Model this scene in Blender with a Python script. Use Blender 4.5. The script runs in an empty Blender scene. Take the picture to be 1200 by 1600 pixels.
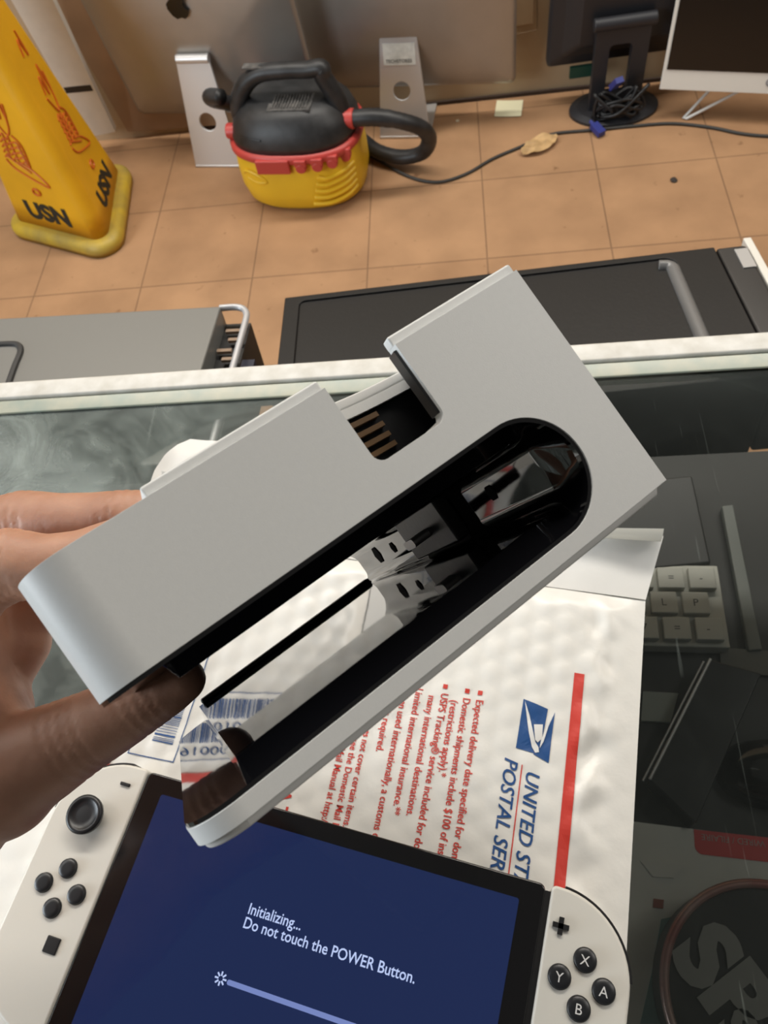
import bpy, bmesh, math, random
from mathutils import Vector, Matrix, noise
random.seed(4)
SC = bpy.context.scene
COL = SC.collection
PI = math.pi
# ------------------------------------------------------------------ camera, world, lights, exposure
CAM = Vector((0, 0, 1.34))
RW = Matrix(((0.991806, -0.044811, -0.119639), (0.021701, -0.86377, 0.503419), (-0.125899, -0.50189, -0.855719)))
cd = bpy.data.cameras.new('camera'); cam = bpy.data.objects.new('camera', cd); COL.objects.link(cam)
cd.sensor_fit = 'VERTICAL'; cd.sensor_height = 36; cd.lens = 27; cd.clip_start = .01
cx, cy, cz = RW @ Vector((1, 0, 0)), RW @ Vector((0, -1, 0)), RW @ Vector((0, 0, -1))
m = Matrix((cx, cy, cz)).transposed().to_4x4(); m.translation = CAM
cam.matrix_world = m
cd.dof.use_dof = True; cd.dof.focus_distance = .21; cd.dof.aperture_fstop = 42
SC.camera = cam
SC.view_settings.view_transform = 'Standard'; SC.view_settings.look = 'None'
SC.view_settings.gamma = 1; SC.view_settings.use_curve_mapping = False
SC.view_settings.exposure = -0.06
w = bpy.data.worlds.new('world'); SC.world = w; w.use_nodes = True
w.node_tree.nodes['Background'].inputs[0].default_value = (1.0, .95, .88, 1)
w.node_tree.nodes['Background'].inputs[1].default_value = .10

def area(name, loc, target, sx, sy, power, col):
    l = bpy.data.lights.new(name, 'AREA'); l.shape = 'RECTANGLE'; l.size = sx; l.size_y = sy; l.energy = power; l.color = col
    o = bpy.data.objects.new(name, l); COL.objects.link(o); o.location = loc
    o.rotation_euler = (Vector(target) - Vector(loc)).to_track_quat('-Z', 'Y').to_euler(); return o
area('ceiling_light_front', (-.1, 1.98, 2.72), (-.1, .9, 0), 3.0, .28, 62, (1, .955, .88))
area('ceiling_light_left', (-2.25, 1.2, 2.75), (-.9, .9, 0), 1.3, 1.5, 22, (1, .97, .92))
area('fill_light_right', (2.15, .9, 2.75), (.7, .8, 0), .9, 1.5, 24, (1, .95, .88))  # added fill from the right, no lamp known on that side
area('window_daylight', (-2.3, -.35, 1.35), (0, .1, 1.1), 1.3, 1.2, 52, (.86, .94, 1))

def at(px, py, z):
    d = RW @ Vector((px - 600, py - 800, 1200)); return CAM + d * ((z - CAM.z) / d.z)
# ------------------------------------------------------------------ materials
MATS = {}
def mat(name, col, rough=.5, metal=0., spec=.5, var=0., vscale=20, bump=0., bscale=200, coat=0., emit=None, es=1, sss=0, bdist=.001, col2=None):
    if name in MATS: return MATS[name]
    m = bpy.data.materials.new(name); m.use_nodes = True; nt = m.node_tree; b = nt.nodes['Principled BSDF']
    b.inputs['Base Color'].default_value = (*col, 1); b.inputs['Roughness'].default_value = rough
    b.inputs['Metallic'].default_value = metal; b.inputs['Specular IOR Level'].default_value = spec
    b.inputs['Coat Weight'].default_value = coat
    if sss: b.inputs['Subsurface Weight'].default_value = sss; b.inputs['Subsurface Radius'].default_value = (.004, .0015, .0008); b.inputs['Subsurface Scale'].default_value = 1
    if emit: b.inputs['Emission Color'].default_value = (*emit, 1); b.inputs['Emission Strength'].default_value = es
    tc = nt.nodes.new('ShaderNodeTexCoord')
    if var or col2:
        n = nt.nodes.new('ShaderNodeTexNoise'); n.inputs['Scale'].default_value = vscale; n.inputs['Detail'].default_value = 5
        nt.links.new(tc.outputs['Object'], n.inputs['Vector'])
        r = nt.nodes.new('ShaderNodeValToRGB'); r.color_ramp.elements[0].position = .3; r.color_ramp.elements[1].position = .7
        c2 = col2 or tuple(min(1, c * (1 + var)) for c in col); c1 = col if col2 else tuple(c * (1 - var) for c in col)
        r.color_ramp.elements[0].color = (*c1, 1); r.color_ramp.elements[1].color = (*c2, 1)
        nt.links.new(n.outputs['Fac'], r.inputs['Fac']); nt.links.new(r.outputs['Color'], b.inputs['Base Color'])
    if bump:
        n2 = nt.nodes.new('ShaderNodeTexNoise'); n2.inputs['Scale'].default_value = bscale; n2.inputs['Detail'].default_value = 3
        nt.links.new(tc.outputs['Object'], n2.inputs['Vector'])
        bp = nt.nodes.new('ShaderNodeBump'); bp.inputs['Strength'].default_value = bump; bp.inputs['Distance'].default_value = bdist
        nt.links.new(n2.outputs['Fac'], bp.inputs['Height']); nt.links.new(bp.outputs['Normal'], b.inputs['Normal'])
    MATS[name] = m; return m
M_white = mat('white_plastic', (.72, .73, .72), .42, var=.012, vscale=900, bump=.12, bscale=3200, bdist=.0001)
M_black_gloss = mat('black_gloss', (.004, .004, .005), .035, spec=1.0, bump=.05, bscale=60, bdist=.0003)
M_black = mat('black_plastic', (.012, .012, .013), .42, bump=.2, bscale=600, bdist=.0003)
M_black_btn = mat('black_button', (.016, .017, .02), .35)
M_dgrey = mat('dark_grey_plastic', (.03, .031, .033), .5, var=.2, bump=.2, bscale=300)
M_skin = mat('skin', (.42, .21, .135), .5, var=0, col2=(.55, .30, .20), vscale=70, bump=.35, bscale=330, bdist=.0005, sss=.2)
M_alu = mat('aluminium', (.42, .40, .37), .46, metal=.7, var=.03, bump=.05, bscale=900)
M_alu_neck = mat('aluminium_stand', (.66, .65, .64), .38, metal=.55)
M_yellow = mat('yellow_plastic', (.80, .50, .02), .42, var=.06, vscale=8, bump=.1, bscale=90)
M_cone = mat('cone_yellow', (.80, .42, .008), .5, var=.10, vscale=7, bump=.15, bscale=60)
M_base = mat('cone_base_yellow', (.62, .42, .03), .5, col2=(.36, .26, .06), vscale=14, bump=.3, bscale=60)
M_orange = mat('orange_outline', (.62, .14, .01), .5)
M_red = mat('red_plastic', (.50, .055, .045), .4)
M_vacblk = mat('vacuum_black', (.02, .02, .021), .45, var=.5, vscale=30, bump=.2, bscale=200)
M_dust = mat('dusty_black', (.035, .034, .033), .8, col2=(.16, .15, .14), vscale=70)
M_rail = mat('white_painted_rail', (.80, .79, .75), .4, col2=(.62, .60, .54), vscale=90)
M_green = mat('pale_green_strip', (.30, .36, .31), .3, col2=(.46, .46, .36), vscale=60)
M_blue = mat('blue_ink', (.012, .075, .25), .5)
M_redink = mat('red_ink', (.62, .045, .03), .5)
M_letter_white = mat('white_lettering', (.75, .75, .75), .5)
M_glow = mat('screen_lettering', (0, 0, 0), .3, emit=(.55, .66, 1.0), es=.95)
M_glow_bar = mat('screen_bar', (0, 0, 0), .3, emit=(.25, .33, .72), es=.75)

def node_mat(name):
    m = bpy.data.materials.new(name); m.use_nodes = True; nt = m.node_tree; return m, nt, nt.nodes['Principled BSDF']
# floor: tan square tiles
M_floor, nt, b = node_mat('tan_tile')
tc = nt.nodes.new('ShaderNodeTexCoord'); mp = nt.nodes.new('ShaderNodeMapping'); nt.links.new(tc.outputs['Object'], mp.inputs[0])
br = nt.nodes.new('ShaderNodeTexBrick'); br.offset = 0; br.inputs['Scale'].default_value = 1
br.inputs['Brick Width'].default_value = .2985; br.inputs['Row Height'].default_value = .2985
br.inputs['Mortar Size'].default_value = .0022; br.inputs['Mortar Smooth'].default_value = .3
mp.inputs['Location'].default_value = (-.054 + .2985 * 10, -1.5002 + .2985 * 10, 0)
br.inputs['Color1'].default_value = (.43, .250, .135, 1); br.inputs['Color2'].default_value = (.415, .240, .129, 1); br.inputs['Mortar'].default_value = (.25, .145, .08, 1)
nt.links.new(mp.outputs[0], br.inputs['Vector'])
n = nt.nodes.new('ShaderNodeTexNoise'); n.inputs['Scale'].default_value = 6; n.inputs['Detail'].default_value = 6; nt.links.new(tc.outputs['Object'], n.inputs['Vector'])
r = nt.nodes.new('ShaderNodeValToRGB'); r.color_ramp.elements[0].position = .3; r.color_ramp.elements[0].color = (.80, .78, .76, 1); r.color_ramp.elements[1].position = .65; r.color_ramp.elements[1].color = (1.06, 1.05, 1.03, 1)
nt.links.new(n.outputs['Fac'], r.inputs['Fac'])
n3 = nt.nodes.new('ShaderNodeTexNoise'); n3.inputs['Scale'].default_value = 30; n3.inputs['Detail'].default_value = 2; nt.links.new(tc.outputs['Object'], n3.inputs['Vector'])
r3 = nt.nodes.new('ShaderNodeValToRGB'); r3.color_ramp.elements[0].position = .20; r3.color_ramp.elements[0].color = (.55, .5, .46, 1); r3.color_ramp.elements[1].position = .31; r3.color_ramp.elements[1].color = (1, 1, 1, 1)
nt.links.new(n3.outputs['Fac'], r3.inputs['Fac'])
mx = nt.nodes.new('ShaderNodeMix'); mx.data_type = 'RGBA'; mx.blend_type = 'MULTIPLY'; mx.inputs['Factor'].default_value = 1
nt.links.new(br.outputs['Color'], mx.inputs[6]); nt.links.new(r.outputs['Color'], mx.inputs[7])
mx2 = nt.nodes.new('ShaderNodeMix'); mx2.data_type = 'RGBA'; mx2.blend_type = 'MULTIPLY'; mx2.inputs['Factor'].default_value = 1
nt.links.new(mx.outputs[2], mx2.inputs[6]); nt.links.new(r3.outputs['Color'], mx2.inputs[7])
nt.links.new(mx2.outputs[2], b.inputs['Base Color']); b.inputs['Roughness'].default_value = .6; b.inputs['Specular IOR Level'].default_value = .25
M_wall = mat('wall_paint', (.46, .34, .21), .7, var=.08, vscale=3)

# counter glass: thin sheet, clear + mirror reflection + film of dust, scratches and painted haze
M_glass, nt, b = node_mat('counter_glass'); nt.nodes.remove(b); out = nt.nodes['Material Output']
tr = nt.nodes.new('ShaderNodeBsdfTransparent'); tr.inputs[0].default_value = (.965, .98, .97, 1)
gl = nt.nodes.new('ShaderNodeBsdfGlossy'); gl.inputs['Roughness'].default_value = .09; gl.inputs[0].default_value = (.62, .68, .66, 1)
fr = nt.nodes.new('ShaderNodeFresnel'); fr.inputs['IOR'].default_value = 1.5
m1 = nt.nodes.new('ShaderNodeMixShader'); nt.links.new(fr.outputs[0], m1.inputs[0]); nt.links.new(tr.outputs[0], m1.inputs[1]); nt.links.new(gl.outputs[0], m1.inputs[2])
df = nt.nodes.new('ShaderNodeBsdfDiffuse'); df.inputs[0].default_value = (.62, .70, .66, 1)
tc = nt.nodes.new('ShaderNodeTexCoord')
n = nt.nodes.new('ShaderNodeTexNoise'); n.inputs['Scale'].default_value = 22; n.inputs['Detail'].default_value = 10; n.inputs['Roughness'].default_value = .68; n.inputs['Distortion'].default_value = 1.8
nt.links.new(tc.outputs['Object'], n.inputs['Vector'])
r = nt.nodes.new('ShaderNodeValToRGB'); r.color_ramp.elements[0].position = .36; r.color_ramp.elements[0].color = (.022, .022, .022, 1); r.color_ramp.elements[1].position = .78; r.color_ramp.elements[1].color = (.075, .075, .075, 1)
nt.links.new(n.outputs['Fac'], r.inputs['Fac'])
# dust film raised towards the left to paint a reflected-light haze
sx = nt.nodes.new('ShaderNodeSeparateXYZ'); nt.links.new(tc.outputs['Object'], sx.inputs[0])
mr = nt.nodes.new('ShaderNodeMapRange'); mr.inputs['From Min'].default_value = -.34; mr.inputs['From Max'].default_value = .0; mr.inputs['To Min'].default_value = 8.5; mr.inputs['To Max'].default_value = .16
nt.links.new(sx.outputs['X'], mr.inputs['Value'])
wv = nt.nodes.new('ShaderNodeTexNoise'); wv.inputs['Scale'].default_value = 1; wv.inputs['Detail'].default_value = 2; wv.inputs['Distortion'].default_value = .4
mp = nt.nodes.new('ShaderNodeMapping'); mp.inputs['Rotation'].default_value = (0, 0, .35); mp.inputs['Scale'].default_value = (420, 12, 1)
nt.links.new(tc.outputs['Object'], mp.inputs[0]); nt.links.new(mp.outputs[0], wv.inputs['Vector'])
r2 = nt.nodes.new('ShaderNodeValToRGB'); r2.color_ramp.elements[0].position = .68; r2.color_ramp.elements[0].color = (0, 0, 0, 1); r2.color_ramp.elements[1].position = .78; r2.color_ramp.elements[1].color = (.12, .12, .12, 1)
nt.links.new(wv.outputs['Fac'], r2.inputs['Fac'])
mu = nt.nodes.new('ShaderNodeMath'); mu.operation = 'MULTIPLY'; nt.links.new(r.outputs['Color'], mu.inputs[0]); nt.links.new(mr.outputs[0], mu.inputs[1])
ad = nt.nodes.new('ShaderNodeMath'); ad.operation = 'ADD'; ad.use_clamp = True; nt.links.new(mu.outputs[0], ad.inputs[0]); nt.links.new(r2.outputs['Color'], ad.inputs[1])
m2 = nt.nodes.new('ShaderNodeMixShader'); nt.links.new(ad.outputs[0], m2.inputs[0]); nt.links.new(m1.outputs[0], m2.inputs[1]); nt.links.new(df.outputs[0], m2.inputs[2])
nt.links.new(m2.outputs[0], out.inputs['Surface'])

# ------------------------------------------------------------------ mesh helpers
def link(name, bm, material, parent=None, smooth=False, mods=None, mw=None):
    me = bpy.data.meshes.new(name)
    bmesh.ops.recalc_face_normals(bm, faces=bm.faces[:])
    bm.to_mesh(me); bm.free()
    for ms in (material if isinstance(material, (list, tuple)) else [material]): me.materials.append(ms)
    o = bpy.data.objects.new(name, me); COL.objects.link(o)
    if smooth:
        for p in me.polygons: p.use_smooth = True
    if mw is not None: o.matrix_world = mw
    if parent: o.parent = parent
    return o
def bevel(o, wd, seg=2, ang=35):
    md = o.modifiers.new('bevel', 'BEVEL'); md.width = wd; md.segments = seg; md.limit_method = 'ANGLE'; md.angle_limit = math.radians(ang)
    for p in o.data.polygons: p.use_smooth = True
    wn = o.modifiers.new('wn', 'WEIGHTED_NORMAL'); wn.keep_sharp = True
    return o
def tag(o, label, cat, group=None, kind=None):
    o['label'] = label; o['category'] = cat
    if group: o['group'] = group
    if kind: o['kind'] = kind
    return o
def thing(name, loc, label, cat, rz=0, mat4=None, group=None):
    o = bpy.data.objects.new(name, None); COL.objects.link(o); o.empty_display_size = .02
    if mat4 is not None: o.matrix_world = mat4
    else: o.location = loc; o.rotation_euler = (0, 0, rz)
    return tag(o, label, cat, group)
def box(bm, c, s, M=None):
    g = bmesh.ops.create_cube(bm, size=1)
    T = Matrix.Translation(c) @ Matrix.Diagonal((*s, 1))
    if M is not None: T = M @ T
    bmesh.ops.transform(bm, matrix=T, verts=g['verts']); return g['verts']
def cyl(bm, c, r, h, axis='Z', seg=32, r2=None, M=None):
    g = bmesh.ops.create_cone(bm, cap_ends=True, segments=seg, radius1=r, radius2=r if r2 is None else r2, depth=h)
    R = {'Z': Matrix.Identity(4), 'X': Matrix.Rotation(PI / 2, 4, 'Y'), 'Y': Matrix.Rotation(PI / 2, 4, 'X')}[axis]
    T = Matrix.Translation(c) @ R
    if M is not None: T = M @ T
    bmesh.ops.transform(bm, matrix=T, verts=g['verts']); return g['verts']
def prism(bm, pts, z0, z1, M=None):
    lo = [bm.verts.new((x, y, z0)) for x, y in pts]; hi = [bm.verts.new((x, y, z1)) for x, y in pts]
    n = len(pts)
    bm.faces.new(lo[::-1]); bm.faces.new(hi)
    for i in range(n): bm.faces.new((lo[i], lo[(i + 1) % n], hi[(i + 1) % n], hi[i]))
    if M is not None: bmesh.ops.transform(bm, matrix=M, verts=lo + hi)
    return lo + hi
def arc(cx, cy, r, a0, a1, n=8):
    return [(cx + r * math.cos(math.radians(a0 + (a1 - a0) * i / n)), cy + r * math.sin(math.radians(a0 + (a1 - a0) * i / n))) for i in range(n + 1)]
def rrect(x0, y0, x1, y1, r, n=6):
    r = r if isinstance(r, (list, tuple)) else [r] * 4   # bl br tr tl
    return arc(x0 + r[0], y0 + r[0], r[0], 180, 270, n) + arc(x1 - r[1], y0 + r[1], r[1], 270, 360, n) + arc(x1 - r[2], y1 - r[2], r[2], 0, 90, n) + arc(x0 + r[3], y1 - r[3], r[3], 90, 180, n)
def catmull(pts, n=8):
    P = [Vector(p) for p in pts]; P = [P[0]] + P + [P[-1]]; out = []
    for i in range(1, len(P) - 2):
        a, b_, c, d = P[i - 1:i + 3]
        for k in range(n):
            t = k / n; out.append(.5 * ((2 * b_) + (c - a) * t + (2 * a - 5 * b_ + 4 * c - d) * t * t + (3 * b_ - a - 3 * c + d) * t ** 3))
    out.append(P[-2]); return out
def tube(bm, pts, r, seg=10, spline=True, n=8, ribs=0):
    P = catmull(pts, n) if spline else [Vector(p) for p in pts]
    up = Vector((0, 0, 1)); rings = []
    for i, p in enumerate(P):
        t = (P[min(i + 1, len(P) - 1)] - P[max(i - 1, 0)]).normalized()
        if i == 0:
            s = t.cross(up) if abs(t.dot(up)) < .95 else t.cross(Vector((1, 0, 0)))
        else: s = s - t * s.dot(t)
        s.normalize(); q = t.cross(s)
        rr = r(i / (len(P) - 1)) if callable(r) else r
        if ribs: rr *= 1 + ribs * (i % 2)
        rings.append([bm.verts.new(p + (s * math.cos(2 * PI * k / seg) + q * math.sin(2 * PI * k / seg)) * rr) for k in range(seg)])
    for a, b_ in zip(rings, rings[1:]):
        for k in range(seg): bm.faces.new((a[k], a[(k + 1) % seg], b_[(k + 1) % seg], b_[k]))
    bm.faces.new(rings[0][::-1]); bm.faces.new(rings[-1])
def loft(bm, sections, cap=True):
    rings = [[bm.verts.new(p) for p in s] for s in sections]; n = len(rings[0])
    for a, b_ in zip(rings, rings[1:]):
        for k in range(n): bm.faces.new((a[k], a[(k + 1) % n], b_[(k + 1) % n], b_[k]))
    if cap: bm.faces.new(rings[0][::-1]); bm.faces.new(rings[-1])
    return rings
def grid(bm, f, nx, ny):
    v = [[bm.verts.new(f(i / nx, j / ny)) for i in range(nx + 1)] for j in range(ny + 1)]
    for j in range(ny):
        for i in range(nx): bm.faces.new((v[j][i], v[j][i + 1], v[j + 1][i + 1], v[j + 1][i]))
def baked(o):
    dg = bpy.context.evaluated_depsgraph_get(); me = bpy.data.meshes.new_from_object(o.evaluated_get(dg)); return me
def text_bm(bm, s, size, M, bold=0., shear=0., align='LEFT', depth=0., warp=None, sx=1.0):
    c = bpy.data.curves.new('t', 'FONT'); c.body = s; c.size = size; c.offset = bold * size; c.shear = shear; c.align_x = align; c.resolution_u = 3; c.extrude = depth; c.fill_mode = 'FRONT' if not depth else 'BOTH'
    o = bpy.data.objects.new('t', c); COL.objects.link(o); bpy.context.view_layer.update()
    me = baked(o); n0 = len(bm.verts); bm.from_mesh(me); bm.verts.ensure_lookup_table()
    vs = [bm.verts[i] for i in range(n0, len(bm.verts))]
    for v in vs:
        v.co.x *= sx
        if align == 'RAW': pass
    bmesh.ops.transform(bm, matrix=M, verts=vs)
    if warp:
        for v in vs: v.co.z += warp(v.co.x, v.co.y)
    bpy.data.objects.remove(o); bpy.data.meshes.remove(me); bpy.data.curves.remove(c)
def T2(x, y, z=0, a=0): return Matrix.Translation((x, y, z)) @ Matrix.Rotation(a, 4, 'Z')
def struct(o): o['kind'] = 'structure'; return o

# ------------------------------------------------------------------ setting
bm = bmesh.new(); box(bm, (0, .9, -.01), (6.4, 6.2, .02)); struct(link('floor', bm, M_floor))
bm = bmesh.new(); box(bm, (0, 2.20, 1.38), (6.4, .08, 2.76)); wl = struct(link('wall_back', bm, M_wall))
bm = bmesh.new(); box(bm, (.35, 2.158, .004), (2.3, .012, .012)); struct(link('wall_foot_strip', bm, mat('dark_gap', (.05, .03, .02), .8)))  # thin dark strip marking the joint of wall and floor

# pencilled box and wall plate on the wall
o = thing('wall_plate', (.183, 2.157, .235), 'painted-over wall plate on the tan wall between aluminium computer and black monitor', 'wall plate')
bm = bmesh.new(); box(bm, (0, 0, 0), (.05, .006, .08)); bevel(link('plate', bm, M_wall, o), .002)
bm = bmesh.new(); tube(bm, [(-.03, -.004, .05), (-.03, -.004, -.06), (.035, -.004, -.055), (.03, -.004, .05)], .0012, 6, spline=False); link('dark_outline', bm, mat('wall_mark', (.16, .10, .05), .7), o)

# ------------------------------------------------------------------ display counter
GZ = .990
ctr = thing('display_counter', (0, .0, 0), 'glass-topped shop display counter with a white metal rail along its far edge', 'counter')
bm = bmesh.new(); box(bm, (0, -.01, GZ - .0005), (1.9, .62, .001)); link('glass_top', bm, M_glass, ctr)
a0, a1 = Vector((-.298, .3105)), Vector((.167, .3085)); dr = (a1 - a0).normalized(); ang = math.atan2(dr.y, dr.x)
MR = Matrix.Translation((-.05, .3053, GZ)) @ Matrix.Rotation(ang, 4, 'Z')
bm = bmesh.new(); box(bm, (0, 0, -.009), (1.8, .0135, .024), MR); bevel(link('top_rail', bm, M_rail, ctr), .0015)
bm = bmesh.new(); box(bm, (0, -.0128, .0009), (1.8, .0102, .0016), MR); bevel(link('rail_lip_strip', bm, M_green, ctr), .001)  # pale green strip along the inner side of the rail
bm = bmesh.new(); box(bm, (0, .035, .42), (1.84, .55, .838)); link('lower_cabinet', bm, mat('counter_body', (.05, .05, .048), .7), ctr)
bm = bmesh.new(); box(bm, (0, .035, .845), (1.84, .58, .01)); link('display_shelf', bm, mat('black_shelf', (.007, .007, .006), .55, var=.4, vscale=9), ctr)
for sx_ in (-.93, .93): bm = bmesh.new(); box(bm, (sx_, 0, .918), (.012, .56, .136)); link('end_panel', bm, M_rail, ctr)

# ------------------------------------------------------------------ padded mailer
FR = Vector((.0778, .1503)); dX = Vector((-.190, -.982)).normalized(); dY = Vector((.982, -.190)).normalized()
MW, ML = .250, .36
FL = FR - dY * MW
MZ = GZ
MM = Matrix(((dX.x, dY.x, 0, FL.x), (dX.y, dY.y, 0, FL.y), (0, 0, 1, MZ), (0, 0, 0, 1)))
MI = MM.inverted()
def mh(x, y):
    e = min(1, max(0, min(y, MW - y) / .02)) ; e2 = min(1, max(0, x / .012))
    e = math.sin(e * PI / 2) * math.sin(e2 * PI / 2)
    h = .0006 + .0030 * e
    row = y / .0105; r_ = math.floor(row); u = x / .0121 + (.5 if r_ % 2 else 0)
    fx = u - math.floor(u) - .5; fy = row - r_ - .5
    d = fx * fx * 1.2 + fy * fy
    h += e * .00062 * max(0, 1 - d * 4.5) * (.35 + .65 * max(0, noise.noise(Vector((x * 22, y * 22, 3))) + .55))
    h += e * .0011 * noise.noise(Vector((x * 14, y * 26, 0)))
    k = max(0, 1 - abs(y - (MW - .019) - .004 * math.sin(x * 40)) / .013)
    h += e * .0042 * k * noise.noise(Vector((x * 60, y * 95, 9)))
    return h
def mp_(px, py): return MI @ at(px, py, MZ + .003)
ml = thing('padded_mailer', None, 'white bubble-padded mailer with red stripe and blue postal eagle lying on the glass', 'envelope', mat4=MM)
M_mail = mat('mailer_poly', (.84, .83, .79), .32, var=.02, vscale=20, spec=.5, bump=.18, bscale=260, bdist=.0006)
def flare(x): t = min(1, max(0, (x - .10) / .06)); return .022 * t * t * (3 - 2 * t)
bm = bmesh.new(); grid(bm, lambda i, j: (i * ML, j * MW - flare(i * ML) * max(0, 1 - j * 6), mh(i * ML, j * MW)), 260, 190); link('padded_body', bm, M_mail, ml, smooth=True)
M_flap = mat('mailer_flap', (.80, .79, .76), .4, bump=.2, bscale=120)
def flapf(i, j):
    L = .033 * (1 - .12 * math.sin(j * PI)); s = i
    x = -L * s; y = j * MW + (.006 * s if j > .5 else -.012 * s) * (abs(j - .5) * 2) ** 3
    z = .0012 + .0008 * noise.noise(Vector((x * 60, y * 40, 2)))
    cr = max(0, (j - .72) / .28); z += .007 * s * s * cr * (1 + .3 * math.sin(j * 30)); 
    cl = max(0, (.12 - j) / .12); z += .010 * s * s * cl
    return (x, y, z)
bm = bmesh.new(); grid(bm, flapf, 14, 80); fo = link('closure_flap', bm, M_flap, ml, smooth=True)
# loose curled lip of the flap (right-hand corner)
bm = bmesh.new()
def lipf(i, j):
    s = j; y0 = MW - .062 + .062 * s; ang_ = i * 2.6; rr = .0035 + .003 * s
    return (-.033 - .0 + rr * math.sin(ang_) * 1.0 + .004 * (1 - s), y0 + .004, .003 + .004 * s + rr * (1 - math.cos(ang_)))
grid(bm, lipf, 10, 20); link('curled_lip', bm, mat('flap_backing', (.80, .76, .66), .5), ml, smooth=True)
# lifted and crumpled left corner of the flap
def cornf(i, j):
    kn = [(0, 0), (.3, -.0185), (.6, -.0188), (.78, -.0165), (.92, -.0120), (1, -.0065)]
    for (t0, v0), (t1, v1) in zip(kn, kn[1:]):
        if i <= t1: yl = v0 + (v1 - v0) * (i - t0) / (t1 - t0); break
    y = yl + (.055 - yl) * j; x = -.060 * i * (1 - .25 * max(0, j - .5))
    return (x, y, .0030 + .003 * math.sin(i * PI * .6) * (1 - .5 * j) + .0022 * noise.noise(Vector((x * 55, y * 70, 5))))
bm = bmesh.new(); grid(bm, cornf, 24, 24); link('crumpled_flap_corner', bm, M_flap, ml, smooth=True)
bm = bmesh.new(); box(bm, (-.016, MW - .045, .0022), (.014, .008, .0003)); link('red_mark', bm, mat('faded_red', (.72, .52, .48), .5), ml)
zz = lambda x, y: mh(x, y) + .00034
def strip(bm, x0, x1, y0, y1, nx=60, ny=3, sk=0):
    grid(bm, lambda i, j: (x0 + (x1 - x0) * i + sk * j, y0 + (y1 - y0) * j, zz(x0 + (x1 - x0) * i, y0 + (y1 - y0) * j)), nx, ny)
pA, pB = mp_(915, 1055), mp_(876, 1395)
p2 = mp_(893, 1057)
bm = bmesh.new(); yc = (pA.y + pB.y) / 2 - .0005; strip(bm, pA.x, ML - .01, yc - .0035, yc + .0010, 160, 4); link('red_stripe', bm, M_redink, ml)
bm = bmesh.new(); strip(bm, pA.x, ML - .01, .012, .0175, 160, 4)
# red rule seen mirrored beside the barcode
link('red_stripe', bm, M_redink, ml)
# red text
bm = bmesh.new()
def line(px, py, s, size, dx=0, bullet=False, bold=.012):
    p = mp_(px, py)
    if bullet: strip(bm, p.x, p.x + .0021, p.y - .0002, p.y + .0019, 3, 3); dx += .0042
    text_bm(bm, s, size, T2(p.x + dx, p.y - .0004, 0), bold=bold, warp=zz, sx=.86)
line(748, 1080, 'Expected delivery date specified for domestic use.', .0048, bullet=True)
line(728, 1077, 'Domestic shipments include $100 of insurance', .0048, bullet=True)
line(709, 1080, '(restrictions apply).*', .0048, dx=.0042)
line(694, 1070, 'USPS Tracking\u00ae service included for domestic and', .0048, bullet=True)
line(674, 1073, 'many international destinations.', .0048, dx=.0042)
line(655, 1062, 'Limited international insurance.**', .0048, bullet=True)
line(634, 1060, 'When used internationally, a customs declaration', .0048, bullet=True)
line(612, 1066, 'form is required.', .0048, dx=.0042)
line(588, 1065, '* Insurance does not cover certain items. For details regarding', .0045)
line(573, 1062, 'claims exclusions see the Domestic Mail Manual at http://pe.usps.com.', .0045)
line(556, 1062, '** See International Mail Manual at http://pe.usps.com for limits.', .0045)
link('red_lettering', bm, M_redink, ml)
bm = bmesh.new(); p = mp_(452, 1200); text_bm(bm, 'RATE', .0125, T2(p.x, p.y - .004, 0), bold=.0, warp=zz); link('large_red_lettering', bm, M_redink, ml)
# blue wordmark + eagle
bm = bmesh.new()
p = mp_(829, 1204); text_bm(bm, 'UNITED STATES', .0082, T2(p.x, p.y - .0016, 0), bold=.012, shear=.25, warp=zz, sx=1.02)
p = mp_(799, 1184); text_bm(bm, 'POSTAL SERVICE', .0082, T2(p.x, p.y - .0026, 0), bold=.012, shear=.25, warp=zz, sx=1.02)
link('blue_lettering', bm, M_blue, ml)
p = mp_(828, 1198); q = mp_(815, 1398)
bm = bmesh.new(); strip(bm, p.x, p.x + .11, p.y - .0036, p.y - .0031, 60, 1); link('thin_red_rule', bm, M_redink, ml)
def poly2(bm, pts, z=.00025):
    b2 = bmesh.new(); vs = [b2.verts.new((x, y, 0)) for x, y in pts]; f = b2.faces.new(vs)
    bmesh.ops.triangulate(b2, faces=[f]); bmesh.ops.subdivide_edges(b2, edges=b2.edges[:], cuts=5, use_grid_fill=True)
    for v in b2.verts: v.co.z = mh(v.co.x, v.co.y) + z
    t = bpy.data.meshes.new('t'); b2.to_mesh(t); b2.free(); bm.from_mesh(t); bpy.data.meshes.remove(t)
def logo_pts(l): return [tuple(mp_(a, b_)[:2]) for a, b_ in l]
bm = bmesh.new(); poly2(bm, logo_pts([(818, 1093), (856, 1109), (852, 1130), (846, 1160), (835, 1178), (806, 1169)])); poly2(bm, logo_pts([(867, 1114), (862, 1150), (857, 1193), (833, 1179), (845, 1162), (853, 1144)]))
link('blue_eagle_emblem', bm, M_blue, ml)
bm = bmesh.new(); poly2(bm, logo_pts([(820, 1096), (827, 1118), (836, 1160), (841, 1168), (842, 1176), (836, 1177), (831, 1168), (826, 1145)]), .0005)
poly2(bm, logo_pts([(834, 1133), (848, 1133), (847, 1155), (840, 1161), (836, 1157)]), .0005)
poly2(bm, logo_pts([(864, 1117), (860, 1126), (849, 1160), (843, 1170), (845, 1158), (853, 1137)]), .0006); link('white_eagle_wing', bm, mat('white_ink', (.82, .82, .8), .4), ml)
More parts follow.
